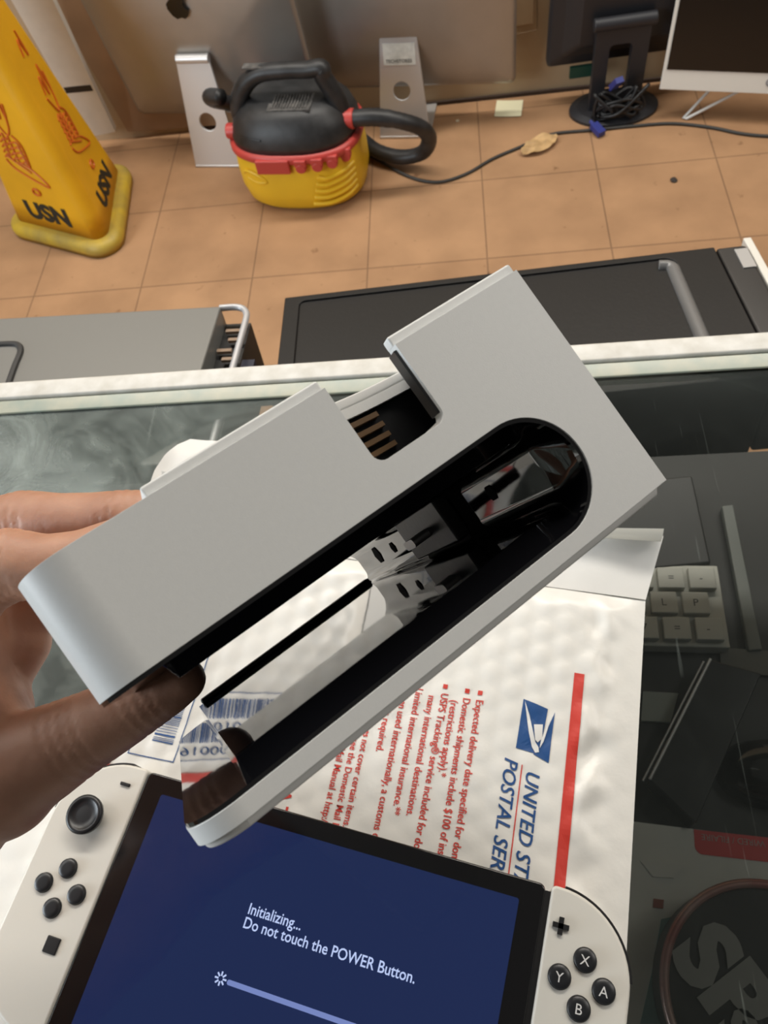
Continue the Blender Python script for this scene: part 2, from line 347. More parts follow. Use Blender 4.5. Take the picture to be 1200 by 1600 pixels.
# barcode panel
bm = bmesh.new()
q0 = mp_(272, 1193); q1 = mp_(197, 1176); xe = (q0.x + q1.x) / 2; yR = q0.y; yL = yR - .0235; XS = xe - .094
def rule(x0, x1, y0, y1): strip(bm, x0, x1, y0, y1, max(2, int((x1 - x0) / .003)), max(1, int((y1 - y0) / .003)))
t_ = .00045
rule(XS, xe, yR - t_, yR); rule(XS, xe, yL, yL + t_); rule(xe - t_, xe, yL, yR); rule(XS, XS + t_, yL, yR)
x = XS + .006
while x < xe - .008:
    wd = random.choice([.0003, .0003, .0006, .0009]); rule(x, x + wd, yL + .0095, yR - .0035); x += wd + random.choice([.0004, .0005, .0009])
text_bm(bm, 'PS00001000016', .0062, T2(XS + .012, yL + .0030, 0), warp=zz, sx=1.55)
link('blue_barcode_panel', bm, M_blue, ml)

# ------------------------------------------------------------------ handheld console
CZ = GZ + .0046; CT = .0136
ex = Vector((.969, -.247, 0)).normalized(); ey = Vector((-ex.y, ex.x, 0)); TLp = at(233, 1205, CZ + CT)
MC = Matrix(((ex.x, ey.x, 0, TLp.x), (ex.y, ey.y, 0, TLp.y), (0, 0, 1, CZ), (0, 0, 0, 1))); MCI = MC.inverted()
def cp(px, py): return MCI @ at(px, py, CZ + CT)
con = thing('handheld_console', None, 'handheld game console with white side controllers and lit dark blue screen', 'game console', mat4=MC)
BW = cp(852, 1392).x; BH = .102
bm = bmesh.new(); prism(bm, rrect(0, -BH, BW, 0, .0025), .0005, CT); bevel(link('screen_body', bm, mat('console_black', (.006, .006, .007), .12, spec=.7), con), .0008)
M_scr, nt, b = node_mat('lit_screen'); b.inputs['Base Color'].default_value = (.003, .004, .01, 1); b.inputs['Roughness'].default_value = .06; b.inputs['Emission Strength'].default_value = 1
b.inputs['Specular IOR Level'].default_value = .6; b.inputs['Emission Color'].default_value = (.010, .020, .075, 1)
bm = bmesh.new(); prism(bm, rrect(.0095, -BH + .008, BW - .009, -.0075, .001), CT, CT + .00012); scr = link('screen', bm, M_scr, con)
S1 = CT + .0002
bm = bmesh.new(); pa = cp(386, 1427); text_bm(bm, 'Initializing...', .0056, T2(pa.x, pa.y, S1), sx=.88, bold=.01)
pa = cp(379, 1447); text_bm(bm, 'Do not touch the POWER Button.', .0056, T2(pa.x, pa.y - .0004, S1), sx=.88, bold=.01); link('screen_message', bm, M_glow, scr)
bm = bmesh.new(); pa = cp(355, 1534)
prism(bm, rrect(pa.x, pa.y - .0009, pa.x + .078, pa.y + .0009, .0008), S1, S1 + .00005); link('progress_bar', bm, M_glow_bar, scr)
bm = bmesh.new(); pa = cp(345, 1529)
for k in range(8):
    a = k * PI / 4; prism(bm, [(.0009, -.0003), (.0024, -.0003), (.0024, .0003), (.0009, .0003)], S1, S1 + .00005, T2(pa.x, pa.y, 0, a))
link('loading_wheel', bm, M_glow, scr)
M_joy = mat('controller_white', (.76, .74, .68), .45, bump=.08, bscale=900, bdist=.0002)
# left controller
JW = .0355
bm = bmesh.new(); prism(bm, rrect(-JW, -BH, 0, .0005, [.029, .0015, .002, .029], 14), .0, CT + .0004); jl = link('left_controller', bm, M_joy, con); bevel(jl, .0012, 3)
bm = bmesh.new(); prism(bm, rrect(BW + .0022, -BH, BW + JW - .0012, .0005, [.0015, .029, .029, .002], 14), .0, CT + .0004); jr = link('right_controller', bm, M_joy, con); bevel(jr, .0012, 3)
bm = bmesh.new(); box(bm, (BW + .0012, -BH / 2, .0065), (.0026, BH - .004, .012)); link('rail', bm, M_black, con)
# shoulder triggers
def trig(cx, sgn, parent):
    bm = bmesh.new(); a = arc(cx, -.0285, .0300, 86 if sgn > 0 else 94, 8 if sgn > 0 else 172, 20); b2 = arc(cx, -.0285, .0286, 8 if sgn > 0 else 172, 86 if sgn > 0 else 94, 20)
    prism(bm, a + b2, .004, CT - .0015); return link('shoulder_trigger', bm, M_black, parent)
trig(BW + JW - .0302, 1, jr); trig(-JW + .029, -1, jl)
JT = CT + .0004
def button(px, py, r, parent, nm, h=.0016, letter=None, dz=0):
    p = cp(px, py); bm = bmesh.new(); secs = []
    for (rr, z) in ((r * 1.06, JT - .0005), (r * 1.06, JT + .0001), (r, JT + .0002), (r, JT + h * .75), (r * .93, JT + h * .95), (r * .5, JT + h)):
        secs.append([(p.x + rr * math.cos(2 * PI * k / 32), p.y + rr * math.sin(2 * PI * k / 32), z) for k in range(32)])
    loft(bm, secs); b_ = link(nm, bm, M_black_btn, parent, smooth=True)
    if letter:
        bm = bmesh.new(); text_bm(bm, letter, .0048, T2(p.x - .00015, p.y - .0018, JT + h + .00012), align='CENTER'); link('letter', bm, M_letter_white, b_)
    return b_
for (px, py) in ((108, 1357), (70, 1379), (121, 1398), (83, 1419)): button(px, py, .0037, jl, 'direction_button')
for (px, py, l) in ((914, 1500, 'X'), (874, 1526, 'Y'), (943, 1549, 'A'), (904, 1576, 'B')): button(px, py, .0040, jr, 'face_button', letter=l)
p = cp(142, 1276); bm = bmesh.new(); prof = [(.0105, JT - .0005), (.0105, JT + .0003), (.0055, JT + .0006), (.0052, JT + .0030), (.0078, JT + .0042), (.0080, JT + .0060), (.0070, JT + .0068), (.0060, JT + .0066), (.0056, JT + .0060), (.003, JT + .0062)]
loft(bm, [[(p.x + r_ * math.cos(2 * PI * k / 40), p.y + r_ * math.sin(2 * PI * k / 40), z) for k in range(40)] for r_, z in prof[2:]]); link('thumbstick', bm, M_black_btn, jl, smooth=True)
p = cp(197, 1226); bm = bmesh.new(); box(bm, (p.x, p.y, JT + .0004), (.0046, .0014, .0012)); bevel(link('minus_button', bm, M_black, jl), .0003)
p = cp(82, 1477); bm = bmesh.new(); box(bm, (p.x, p.y, JT + .0003), (.0060, .0060, .001)); bevel(link('capture_button', bm, M_black, jl), .0004)
p = cp(876, 1447); bm = bmesh.new(); box(bm, (p.x, p.y, JT + .0004), (.0060, .0018, .0014)); box(bm, (p.x, p.y, JT + .0004), (.0018, .0060, .0014)); link('plus_button', bm, M_black, jr)

# ------------------------------------------------------------------ dock held in the hand (x = depth, y = height, z = long side, millimetres)
DM = Matrix(((0.53828, -0.753399, -0.377682, .00995), (-0.698783, -0.649513, 0.299726, .11849), (-0.471123, 0.102582, -0.876082, 1.23073), (0, 0, 0, 1)))
dock = thing('console_dock', None, 'white plastic console dock with a black glossy slot, held up by the hand', 'dock', mat4=DM)
mm = .001; WL = .175; HT = .1080; RR = .0098
def roundcut(name, v0, v1, w0, w1, r):
    bm = bmesh.new(); pts = [(v0, w0)] + arc(v1 - r, w0 + r, r, -90, 0, 14) + arc(v1 - r, w1 - r, r, 0, 90, 14) + [(v0, w1)]
    prism(bm, pts, -.01, .07, Matrix(((0, 0, 1, 0), (1, 0, 0, 0), (0, 1, 0, 0), (0, 0, 0, 1))))
    o = link(name, bm, M_white); return o
def intersect(o, cutter, op='INTERSECT'):
    md = o.modifiers.new('b', 'BOOLEAN'); md.operation = op; md.object = cutter; md.solver = 'EXACT'
    bpy.context.view_layer.update(); me = baked(o); mats = list(o.data.materials); o.modifiers.clear(); o.data = me
    bpy.data.objects.remove(cutter)
def local(o): o.parent = dock; return o
U0, U1, UF = .0232, .0477, .0510; SCx = (U0 + U1) / 2; SR = (U1 - U0) / 2; SV = .0118 + SR
slot = [(U1, HT)] + [(x, y) for x, y in arc(SCx, SV, SR, 0, -180, 28)] + [(U0, HT)]
notch = [(0, .0475)] + [(.0142, .0478)] + arc(.0142, .0452, .0024, 90, 0, 5)[1:] + arc(.0142, .0337, .0024, 0, -90, 5) + [(0, .0312)]
notch = [(0, .0475), (.0146, .0476)] + arc(.0146, .0454, .0022, 90, 0, 5)[1:] + arc(.0146, .0334, .0022, 0, -90, 5) + [(0, .0312)]
outline = [(0, 0), (UF, 0), (UF, HT)] + slot + [(0, HT)] + notch
bm = bmesh.new(); prism(bm, outline, 0, WL); shell = link('white_shell', bm, M_white); intersect(shell, roundcut('c', -.01, HT, 0, WL, RR))
bm = bmesh.new(); box(bm, (.0068, .0292, .0375), (.0184, .0368, .067)); cvt = link('c', bm, M_black); shell.data.materials.append(M_black); intersect(shell, cvt, 'DIFFERENCE')
local(shell); bevel(shell, .00035, 2, 30)
# gloss lining following the slot
lin = [(U1 - .0008, HT - .0002)] + arc(SCx, SV, SR - .0008, 0, -180, 28) + [(U0 + .0008, HT - .0002)]
lino = [(U1 + .0001, HT - .0002)] + arc(SCx, SV, SR + .0001, 0, -180, 28) + [(U0 - .0001, HT - .0002)]
bm = bmesh.new(); prism(bm, lino + lin[::-1], .0004, WL - .0004); ln = link('slot_lining', bm, M_black_gloss); intersect(ln, roundcut('c', -.01, HT - .0002, .0003, WL - .0003, RR)); local(ln)
# raised inner channel
def chan_profile(ua, ub, vtop, vb, n=28, rc=.004):
    # from front wall top down, round the floor, up the rear wall
    c = [(ub, vtop)] + [(ub, vtop - (vtop - vb - rc) * k / 6) for k in range(1, 6)] + arc(ub - rc, vb + rc, rc, 0, -90, 8) + arc(ua + rc, vb + rc, rc, -90, -180, 8) + [(ua, vb + rc + (vtop - vb - rc) * k / 6) for k in range(1, 6)] + [(ua, vtop)]
    return c
def outer_profile(vtop):
    n = 9 + 9; c = [(U1 - .0006, vtop)] + [(U1 - .0006, vtop - (vtop - SV) * k / 6) for k in range(1, 6)] + arc(SCx, SV, SR - .0006, 0, -180, 17) + [(U0 + .0006, SV + (vtop - SV) * k / 6) for k in range(1, 6)] + [(U0 + .0006, vtop)]
    return c
def chan(w_, ub): return [(x, y, w_) for x, y in chan_profile(.0272, ub, .0955, .0150)]
o0 = [(x, y, .0010) for x, y in outer_profile(.0965)]; o1 = [(x, y, WL - .001) for x, y in outer_profile(.0965)]
rings = [o0, [(x * .65 + a * .35, y * .65 + b_ * .35, .0045) for (x, y, z), (a, b_, c) in zip(o0, chan(0, .0435))], chan(.009, .0435), chan(.012, .0434), chan(.09, .0425), chan(WL - .007, .0412), o1]
assert len(o0) == len(chan(0, .04)), (len(o0), len(chan(0, .04)))
bm = bmesh.new(); R_ = [[bm.verts.new(p) for p in s] for s in rings]
for a, b_ in zip(R_, R_[1:]):
    for k in range(len(a) - 1): bm.faces.new((a[k], a[k + 1], b_[k + 1], b_[k]))
# close the two upper ends against the lining
for idx, ux in ((0, U1 - .0006), (-1, U0 + .0006)):
    e = [r_[idx] for r_ in R_]; back = [bm.verts.new((ux, .0966, v.co.z)) for v in e]
    for k in range(len(e) - 1):
        try: bm.faces.new((e[k], e[k + 1], back[k + 1], back[k]))
        except ValueError: pass
ch = link('inner_channel', bm, M_black_gloss, smooth=True); local(ch)
sm = ch.modifiers.new('b', 'BEVEL'); sm.width = .0006; sm.segments = 2; sm.limit_method = 'ANGLE'; sm.angle_limit = math.radians(25); ch.modifiers.new('wn', 'WEIGHTED_NORMAL')
# connector and vent holes on the slot floor, rubber lip at the far end
bm = bmesh.new(); box(bm, (.0345, .0172, .0770), (.0130, .0044, .036)); cb = link('connector_block', bm, M_black); local(cb); bevel(cb, .0006)
bm = bmesh.new(); prism(bm, rrect(-.0042, -.0013, .0042, .0013, .0012), 0, .006, Matrix.Translation((.035, .0190, .077)) @ Matrix.Rotation(-PI / 2, 4, 'X') @ Matrix.Rotation(PI / 2, 4, 'Z'))
cp_ = link('charging_plug', bm, M_alu_neck); local(cp_); cp_.parent = cb
for w_, u_, r_ in ((.102, .0338, .0034), (.121, .0342, .0022), (.141, .0338, .0036), (.036, .0345, .0022)):
    bm = bmesh.new(); cyl(bm, (u_, .01512, w_), r_, .0003, 'Y', 6); vh = link('vent_hole', bm, mat('vent_dark', (.002, .002, .002), .9)); local(vh)
bm = bmesh.new(); box(bm, (.0404, .0555, WL - .0095), (.0022, .077, .006)); rl = link('rubber_lip', bm, M_black); local(rl); bevel(rl, .0008)
# front panel: proud second layer
bm = bmesh.new(); prism(bm, [(UF - .0002, .0010), (UF + .0016, .0025), (UF + .0016, HT), (UF - .0002, HT)], .0016, WL - .0016)
fp = link('front_panel', bm, mat('white_panel', (.66, .66, .64), .35)); intersect(fp, roundcut('c', -.01, HT - .0008, .0014, WL - .0014, RR)); local(fp); bevel(fp, .0004)
# rear cover with its cable opening
VWU = Matrix(((0, 0, 1, 0), (1, 0, 0, 0), (0, 1, 0, 0), (0, 0, 0, 1)))
V0, V1 = -.0005, .0838
archp = [(.0474 + (.0115 - .0474) * k / 14, .0215 + .0205 * (k / 14) + .0022 * math.sin(PI * k / 14)) for k in range(15)]
archf = list(archp)
pv = [(V0, .0014), (.0312, .0014), (.0312, .0045), (.0115, .0045)] + archp[::-1] + [(.0474, .0014), (V1, .0014), (V1, WL - .0014), (V0, WL - .0014)]
bm = bmesh.new(); prism(bm, pv, -.0022, .0002, VWU); rc = link('rear_cover', bm, M_white); local(rc); bevel(rc, .0005, 2, 40)
bm = bmesh.new(); prism(bm, archp + [(v, w_ + .0012) for v, w_ in archp[::-1]], .0002, .0026, VWU); al = link('arch_lip', bm, M_white); local(al); al.parent = rc
bm = bmesh.new(); prism(bm, [(.0008, .0312), (.0150, .0312), (.0150, .0318), (.0008, .0318)], .0010, .0042); wl_ = link('dark_opening_edge', bm, mat('opening_dark', (.03, .03, .03), .3)); local(wl_)
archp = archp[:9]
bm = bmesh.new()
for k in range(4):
    prism(bm, [(v, w_ + .0005 + .0003 * k) for v, w_ in archp] + [(v, w_ + .004) for v, w_ in archp[::-1]], .0036 + .0026 * k, .0048 + .0026 * k, VWU)  # bars colour in the brown floor reflection inside the opening
rb = link('brown_reflection_bars', bm, mat('brown_reflection', (.13, .075, .035), .5)); local(rb); rb['label'] = 'brown bars drawn as a reflection inside the cable opening'
bm = bmesh.new(); prism(bm, [(v, w_ + .003) for v, w_ in archf] + [(v, .0690) for v, w_ in archf[::-1]], .0006, .0150, VWU); pd = link('port_panel', bm, M_black); local(pd)

# ------------------------------------------------------------------ hand
def K(px, py, Z): return CAM + RW @ Vector(((px - 600) / 1200 * Z, (py - 800) / 1200 * Z, Z))
chains = [
 [(-620, 1640, .21, 33), (-260, 1390, .225, 27), (-110, 1262, .235, 25), (-60, 1190, .24, 23)],                    # forearm to heel of the hand
 [(-60, 1190, .24, 24), (-90, 1080, .245, 22), (-80, 1000, .25, 19)],                                           # palm
 [(-60, 1190, .24, 24), (-150, 1090, .25, 24), (-150, 960, .255, 22)],
 [(-80, 1000, .25, 19), (-15, 985, .262, 13), (28, 1003, .262, 11.0), (-6, 1062, .258, 10.5), (-12, 1110, .252, 13), (-30, 1180, .245, 17)],
 [(-80, 1000, .25, 19), (-75, 900, .25, 15), (-30, 838, .248, 11.2), (38, 812, .243, 9.6), (95, 813, .238, 8.6), (150, 811, .234, 8.3), (200, 806, .23, 8.1), (262, 804, .226, 7)],      # index
 [(-80, 1000, .25, 19), (-95, 960, .235, 15), (-40, 905, .222, 12), (15, 882, .216, 10.6), (70, 887, .214, 9.4), (130, 878, .213, 9), (190, 852, .213, 8)],  # middle
 [(-150, 960, .255, 20), (-60, 1000, .262, 13), (-5, 985, .262, 10.5), (55, 950, .262, 9), (110, 930, .262, 8)], # ring, behind
 [(-60, 1190, .24, 23), (-5, 1215, .238, 19.5), (60, 1183, .236, 15), (125, 1148, .235, 12.6), (183, 1118, .234, 10.8), (228, 1094, .233, 9.4), (264, 1074, .232, 8.2), (286, 1062, .231, 7)]  # thumb
]
bm = bmesh.new()
def capsule(a, ra, b_, rb_):
    a, b_ = Vector(a), Vector(b_); d = (b_ - a); L = d.length; d.normalize(); q = d.to_track_quat('Z', 'Y').to_matrix().to_4x4()
    secs = []
    for k in range(0, 7): th = PI / 2 * k / 6; secs.append((-ra * math.cos(th), max(1e-5, ra * math.sin(th))))
    for k in range(0, 7): th = PI / 2 * k / 6; secs.append((L + rb_ * math.sin(th), max(1e-5, rb_ * math.cos(th))))
    rings = [[Matrix.Translation(a) @ q @ Vector((r_ * math.cos(2 * PI * j / 24), r_ * math.sin(2 * PI * j / 24), z)) for j in range(24)] for z, r_ in secs]
    loft(bm, rings)
for c in chains:
    P3 = [K(x, y, z) for x, y, z, r_ in c]; rs = [r_ * mm for *_, r_ in c]
    for i in range(len(c) - 1): capsule(P3[i], rs[i], P3[i + 1], rs[i + 1])
hand = link('tmp_hand', bm, M_skin)
rm = hand.modifiers.new('r', 'REMESH'); rm.mode = 'VOXEL'; rm.voxel_size = .0013
s_ = hand.modifiers.new('s', 'SMOOTH'); s_.factor = .5; s_.iterations = 9
bpy.context.view_layer.update(); me = baked(hand); bpy.data.objects.remove(hand)
# skin folds over the finger joints
folds = [(c[i], 1.0) for c, i in ((chains[4], 3), (chains[5], 3), (chains[4], 5), (chains[7], 3), (chains[7], 5))]
FD = []
for c, i in ((chains[4], 3), (chains[5], 3), (chains[4], 6), (chains[7], 3), (chains[7], 5)):
    a = K(*c[i - 1][:3]); b_ = K(*c[i][:3]); d_ = K(*c[min(i + 1, len(c) - 1)][:3]); FD.append((b_, (d_ - a).normalized(), c[i][3] * mm))
for v in me.vertices:
    for (q, d, r_) in FD:
        dv = v.co - q
        if dv.length < r_ * 1.9:
            t = dv.dot(d); wgt = 1 - dv.length / (r_ * 1.9)
            amp = .0005 * min(1, wgt * 2) * sum(math.exp(-((t - o_ + .0006 * noise.noise(v.co * 300)) / .0006) ** 2) for o_ in (-.0045, -.0012, .0022, .0052))
            v.co = v.co - (dv - d * t).normalized() * amp
for p_ in me.polygons: p_.use_smooth = True
hd = bpy.data.objects.new('person', me); COL.objects.link(hd)
tag(hd, 'left hand of a person gripping the white dock, thumb pushed into its slot', 'hand')

# ------------------------------------------------------------------ under the glass
SZ = .8505
def quad_box(pts, z0, z1):   # four pixel corners on plane z1 -> slab
    P4 = [at(x, y, z1) for x, y in pts]; bm = bmesh.new(); prism(bm, [(p.x, p.y) for p in P4], z0, z1); return bm
# white keyboard
o = thing('keyboard', None, 'white computer keyboard lying under the glass beside the mailer', 'keyboard', mat4=Matrix.Translation(at(1142, 1012, SZ + .012)) @ Matrix.Rotation(math.radians(-3), 4, 'Z'))
M_kb = mat('keyboard_white', (.40, .40, .36), .5)
zk = -.012
bm = bmesh.new(); box(bm, (-.15, .0285, zk / 2), (.30, .057, .011)); bevel(link('keyboard_case', bm, M_kb, o), .001)
bm = bmesh.new()
for r_ in range(3):
    for k in range(14):
        x = -.012 - k * .0195 - (.006 * r_ % .012); box(bm, (x, .0108 + r_ * .0175, .0015), (.0165, .0150, .005))
kc = link('keycap_rows', bm, M_kb, o); bevel(kc, .0008)
bm = bmesh.new()
for r_ in range(3):
    for k in range(6):
        x = -.012 - k * .0195 - (.006 * r_ % .012); text_bm(bm, 'PLOKMJ'[k] if r_ % 2 else '-=7890'[k], .007, T2(x - .002, .0085 + r_ * .0175, .0041))
link('key_legends', bm, M_dgrey, kc)
# dark slab + rail + things
bm = quad_box([(905, 760), (1082, 742), (1112, 880), (985, 893)], SZ, SZ + .012); tag(bevel(link('dark_tablet', bm, mat('tablet_dark', (.018, .018, .018), .5)), .002), 'dark grey tablet under the glass above the white keyboard', 'tablet')
bm = quad_box([(1128, 790), (1146, 788), (1192, 1015), (1170, 1017)], SZ, SZ + .006); tag(bevel(link('grey_strip', bm, mat('grey_strip', (.12, .13, .12), .5)), .001), 'long grey strip standing right of the white keyboard under the glass', 'strip')
bm = quad_box([(962, 1016), (1240, 1016), (1240, 1400), (930, 1275)], SZ, SZ + .0015); tag(link('dark_tray', bm, mat('tray_dark', (.012, .012, .011), .5)), 'flat dark tray holding a black box under the glass', 'tray')
o = thing('black_box', None, 'black rectangular box with a silver edge, lying askew under the glass', 'box', mat4=Matrix.Translation(at(1015, 1218, SZ + .02)))
pts = [at(x, y, SZ + .02) - at(1015, 1218, SZ + .02) for x, y in ((1015, 1218), (1110, 1030), (1190, 1052), (1088, 1288))]
bm = bmesh.new(); prism(bm, [(p.x, p.y) for p in pts], -.018, 0); bevel(link('box_body', bm, mat('box_black', (.008, .008, .008), .3), o), .001)
bm = bmesh.new(); tube(bm, [pts[0] + Vector((0, 0, .0005)), pts[1] + Vector((0, 0, .0005))], .0009, 6, spline=False); tube(bm, [pts[0] + Vector((-.003, 0, -.004)), pts[1] + Vector((-.003, 0, -.004))], .0007, 6, spline=False); link('silver_edge', bm, mat('silver_edge', (.7, .7, .7), .35, metal=.5), o)
bm = quad_box([(1005, 1080), (1060, 1083), (1048, 1128), (1002, 1126)], SZ + .0015, SZ + .004); tag(link('grey_sticker', bm, mat('grey_label', (.24, .27, .25), .5)), 'grey-green label piece on the dark tray by the mailer edge', 'label')
o = tag(link('price_card', (lambda b_: (prism(b_, rrect(-.016, -.008, .016, .008, .001), 0, .0006), b_)[1])(bmesh.new()), mat('card_grey', (.10, .10, .09), .6), mw=Matrix.Translation(at(1168, 1034, SZ + .0035)) @ Matrix.Rotation(-.1, 4, 'Z')), 'small printed card at the far end of the black box', 'card')
bm = bmesh.new(); secs = []
pm = at(1195, 1205, SZ + .01)
for t, hgt in ((0, 1), (.35, .94), (.65, .75), (.88, .45), (1, 0)):
    secs.append([(pm.x + .030 * t * math.cos(a * PI / 12) + .004, pm.y + .020 * t * math.sin(a * PI / 12), SZ + .002 + .022 * hgt) for a in range(24)])
secs[0] = [(pm.x + .004 + .0005 * math.cos(a * PI / 12), pm.y + .0005 * math.sin(a * PI / 12), SZ + .024) for a in range(24)]
loft(bm, secs); tag(link('computer_mouse', bm, mat('mouse_gloss', (.01, .01, .01), .12), smooth=True), 'glossy black mouse at the right under the glass, right of the black box', 'mouse')
# packaged product
pk = thing('product_package', None, 'grey cardboard blister package with red wired tab under the glass', 'package', mat4=Matrix.Translation(at(985, 1283, SZ + .012)))
org = at(985, 1283, SZ + .012)
def pl(px, py, dz=0): return at(px, py, SZ + .012 + dz) - org - Vector((0, 0, dz))
edge = (pl(1210, 1308) - pl(985, 1283)); pang = math.atan2(edge.y, edge.x)
bm = bmesh.new(); q = [pl(*c) for c in ((985, 1283), (1400, 1335), (1390, 1900), (900, 1800))]; prism(bm, [(p.x, p.y) for p in q], -.008, 0)
link('card_body', bm, mat('package_grey', (.80, .80, .75), .6, col2=(.68, .68, .64), vscale=25), pk)
bm = bmesh.new(); prism(bm, rrect(0, -.0125, .09, 0, [.004, 0, 0, 0]) , 0, .0004, Matrix.Translation(pl(1084, 1296)) @ Matrix.Rotation(pang, 4, 'Z')); rt = link('red_tab', bm, mat('package_red', (.70, .05, .05), .45), pk)
bm = bmesh.new(); text_bm(bm, 'WIRED / FILAIRE', .0046, Matrix.Translation(pl(1196, 1320, .001)) @ Matrix.Rotation(pang + PI, 4, 'Z') @ Matrix.Translation((0, -.002, .0007)), sx=1.0); link('tab_lettering', bm, mat('tab_letter', (.60, .40, .38), .5), rt)
bm = bmesh.new(); q = [pl(*c) for c in ((1000, 1345), (1072, 1350), (1052, 1372), (1020, 1370))]; prism(bm, [(p.x, p.y) for p in q], .0002, .0008); link('hanging_slot', bm, mat('slot_grey', (.70, .70, .66), .5), pk)
bm = bmesh.new(); q = [pl(*c) for c in ((1021, 1404), (1037, 1406), (1036, 1420), (1020, 1418))]; prism(bm, [(p.x, p.y) for p in q], .0002, .0006); link('small_red_square', bm, mat('pk_red2', (.32, .09, .06), .5), pk)
bm = bmesh.new(); q = [pl(*c) for c in ((1033, 1436), (1062, 1430), (1050, 1600), (1000, 1600), (1018, 1520))]; prism(bm, [(p.x, p.y) for p in q], .0001, .0005); link('teal_print', bm, mat('pk_teal', (.22, .36, .36), .5), pk)
tp = at(1210, 1562, SZ + .045); tn = thing('round_tin', tp, 'round dark lidded tin with worn metal rim and grey letters under the glass', 'tin'); 
tr_ = (at(1036, 1540, SZ + .045) - tp).length
bm = bmesh.new(); cyl(bm, (0, 0, -.016), tr_, .030, seg=72); bevel(link('tin_body', bm, mat('tin_dark', (.02, .02, .02), .4), tn), .001)
bm = bmesh.new(); pr_ = [(tr_ + .0004, -.003), (tr_ + .0016, 0), (tr_ + .0004, .0022), (tr_ - .0022, .0022), (tr_ - .003, .0)]
n_ = 72
vv = [[bm.verts.new((r_ * math.cos(2 * PI * k / n_), r_ * math.sin(2 * PI * k / n_), z)) for r_, z in pr_] for k in range(n_)]
for k in range(n_):
    a, b_ = vv[k], vv[(k + 1) % n_]
    for j in range(5): bm.faces.new((a[j], a[(j + 1) % 5], b_[(j + 1) % 5], b_[j]))
link('tin_rim', bm, mat('tin_rim', (.50, .40, .36), .35, metal=.4, col2=(.36, .08, .07), vscale=30), tn, smooth=True)
bm = bmesh.new(); text_bm(bm, 'SP', .042, Matrix.Translation((-.044, .018, .0002)) @ Matrix.Rotation(-1.0, 4, 'Z'), bold=.05)
text_bm(bm, 'S', .026, Matrix.Translation((-.030, -.012, .0002)) @ Matrix.Rotation(-1.0, 4, 'Z'), bold=.04); link('tin_lettering', bm, mat('tin_letter', (.32, .32, .30), .5), tn)

# ------------------------------------------------------------------ computer cases behind the counter
def tilted(org, rz, tilt): return Matrix.Translation(org) @ Matrix.Rotation(rz, 4, 'Z') @ Matrix.Rotation(-tilt, 4, 'X')
TZ = .83
# silver case
So = at(345, 478, TZ); sl = at(0, 497, TZ); rz = math.atan2(So.y - sl.y, So.x - sl.x)
MS = tilted(So, rz, math.radians(7))
sc = thing('silver_computer_case', None, 'silver-grey computer case with a rounded bright rim, stacked on the floor behind the counter', 'computer case', mat4=MS)
M_case = mat('case_grey', (.20, .20, .19), .42, metal=.25, bump=.05, bscale=500)
bm = bmesh.new(); box(bm, (-.17, -.10, -.045), (.34, .20, .09)); bevel(link('side_panel', bm, M_case, sc), .002)
bm = bmesh.new(); box(bm, (.0125, -.10, -.055), (.025, .195, .07)); link('dark_front_bay', bm, mat('bay_black', (.008, .008, .008), .6), sc)
M_rim = mat('rim_silver', (.55, .56, .58), .35, metal=.3)
bm = bmesh.new(); tube(bm, [(-.002, .0005, -.003), (.012, .001, -.003), (.021, -.002, -.003), (.026, -.009, -.003), (.0275, -.02, -.003), (.0275, -.06, -.003), (.0275, -.13, -.003), (.0275, -.198, -.003)], .0032, 8); link('silver_rim', bm, M_rim, sc, smooth=True)
bm = bmesh.new()
for k, (x, y) in enumerate(((.012, -.02), (.017, -.033), (.009, -.048), (.016, -.06))): box(bm, (x, y, -.015), (.014, .004, .003), Matrix.Rotation(0, 4, 'Z'))
link('bay_brackets', bm, mat('brackets', (.35, .24, .16), .5), sc)
MSI = MS.inverted()
def onS(px, py):
    d = MSI.to_3x3() @ (RW @ Vector((px - 600, py - 800, 1200))); o_ = MSI @ CAM; q_ = o_ + d * (-o_.z / d.z); return (q_.x, q_.y, .0)
bm = bmesh.new(); tube(bm, [onS(-60, 541), onS(-10, 539), onS(20, 538), onS(30, 541), onS(32, 552), onS(24, 572), onS(14, 600), onS(4, 630)], .0032, 8); link('dark_groove', bm, mat('groove', (.03, .03, .03), .6), sc)
bm = bmesh.new(); box(bm, (.034, -.075, -.02), (.012, .03, .008)); box(bm, (.040, -.082, -.02), (.01, .01, .007)); link('blue_black_plug', bm, mat('plug_navy', (.012, .016, .04), .5), sc)
bm = bmesh.new(); box(bm, (0, 0, .367), (.30, .13, .734)); sb = link('carton', bm, mat('carton_dark', (.05, .045, .035), .8), mw=Matrix.Identity(4))
tag(sb, 'dark carton standing on the floor under the silver computer case', 'carton'); sb.location = (-.41, .46, 0)
# black case
Bo = at(445, 465, TZ); Br = at(1165, 380, TZ); d_ = Br - Bo; rz = math.atan2(d_.y, d_.x); LB = d_.length
MB_ = tilted(Bo, rz, math.radians(8))
bc = thing('black_computer_case', None, 'black computer case with recessed side handle, stacked on the floor behind the counter', 'computer case', mat4=MB_)
M_cb = mat('case_black', (.008, .008, .0085), .42, spec=.25, bump=.1, bscale=300)
xg = LB * .84
bm = bmesh.new(); box(bm, ((LB * .935) / 2, -.085, -.045), (LB * .935, .17, .09)); side = link('side_panel', bm, M_cb)
cut = bmesh.new(); cv = [(.03, .010), (xg, .010), (xg + .006, .004)]
prism(cut, rrect(LB * .035, -.30, xg + .004, -.008, [.0, .0, .012, .006]), -.002, .02)
cto = link('c', cut, M_cb); intersect(side, cto, 'DIFFERENCE'); side.parent = bc; bevel(side, .0025, 3)
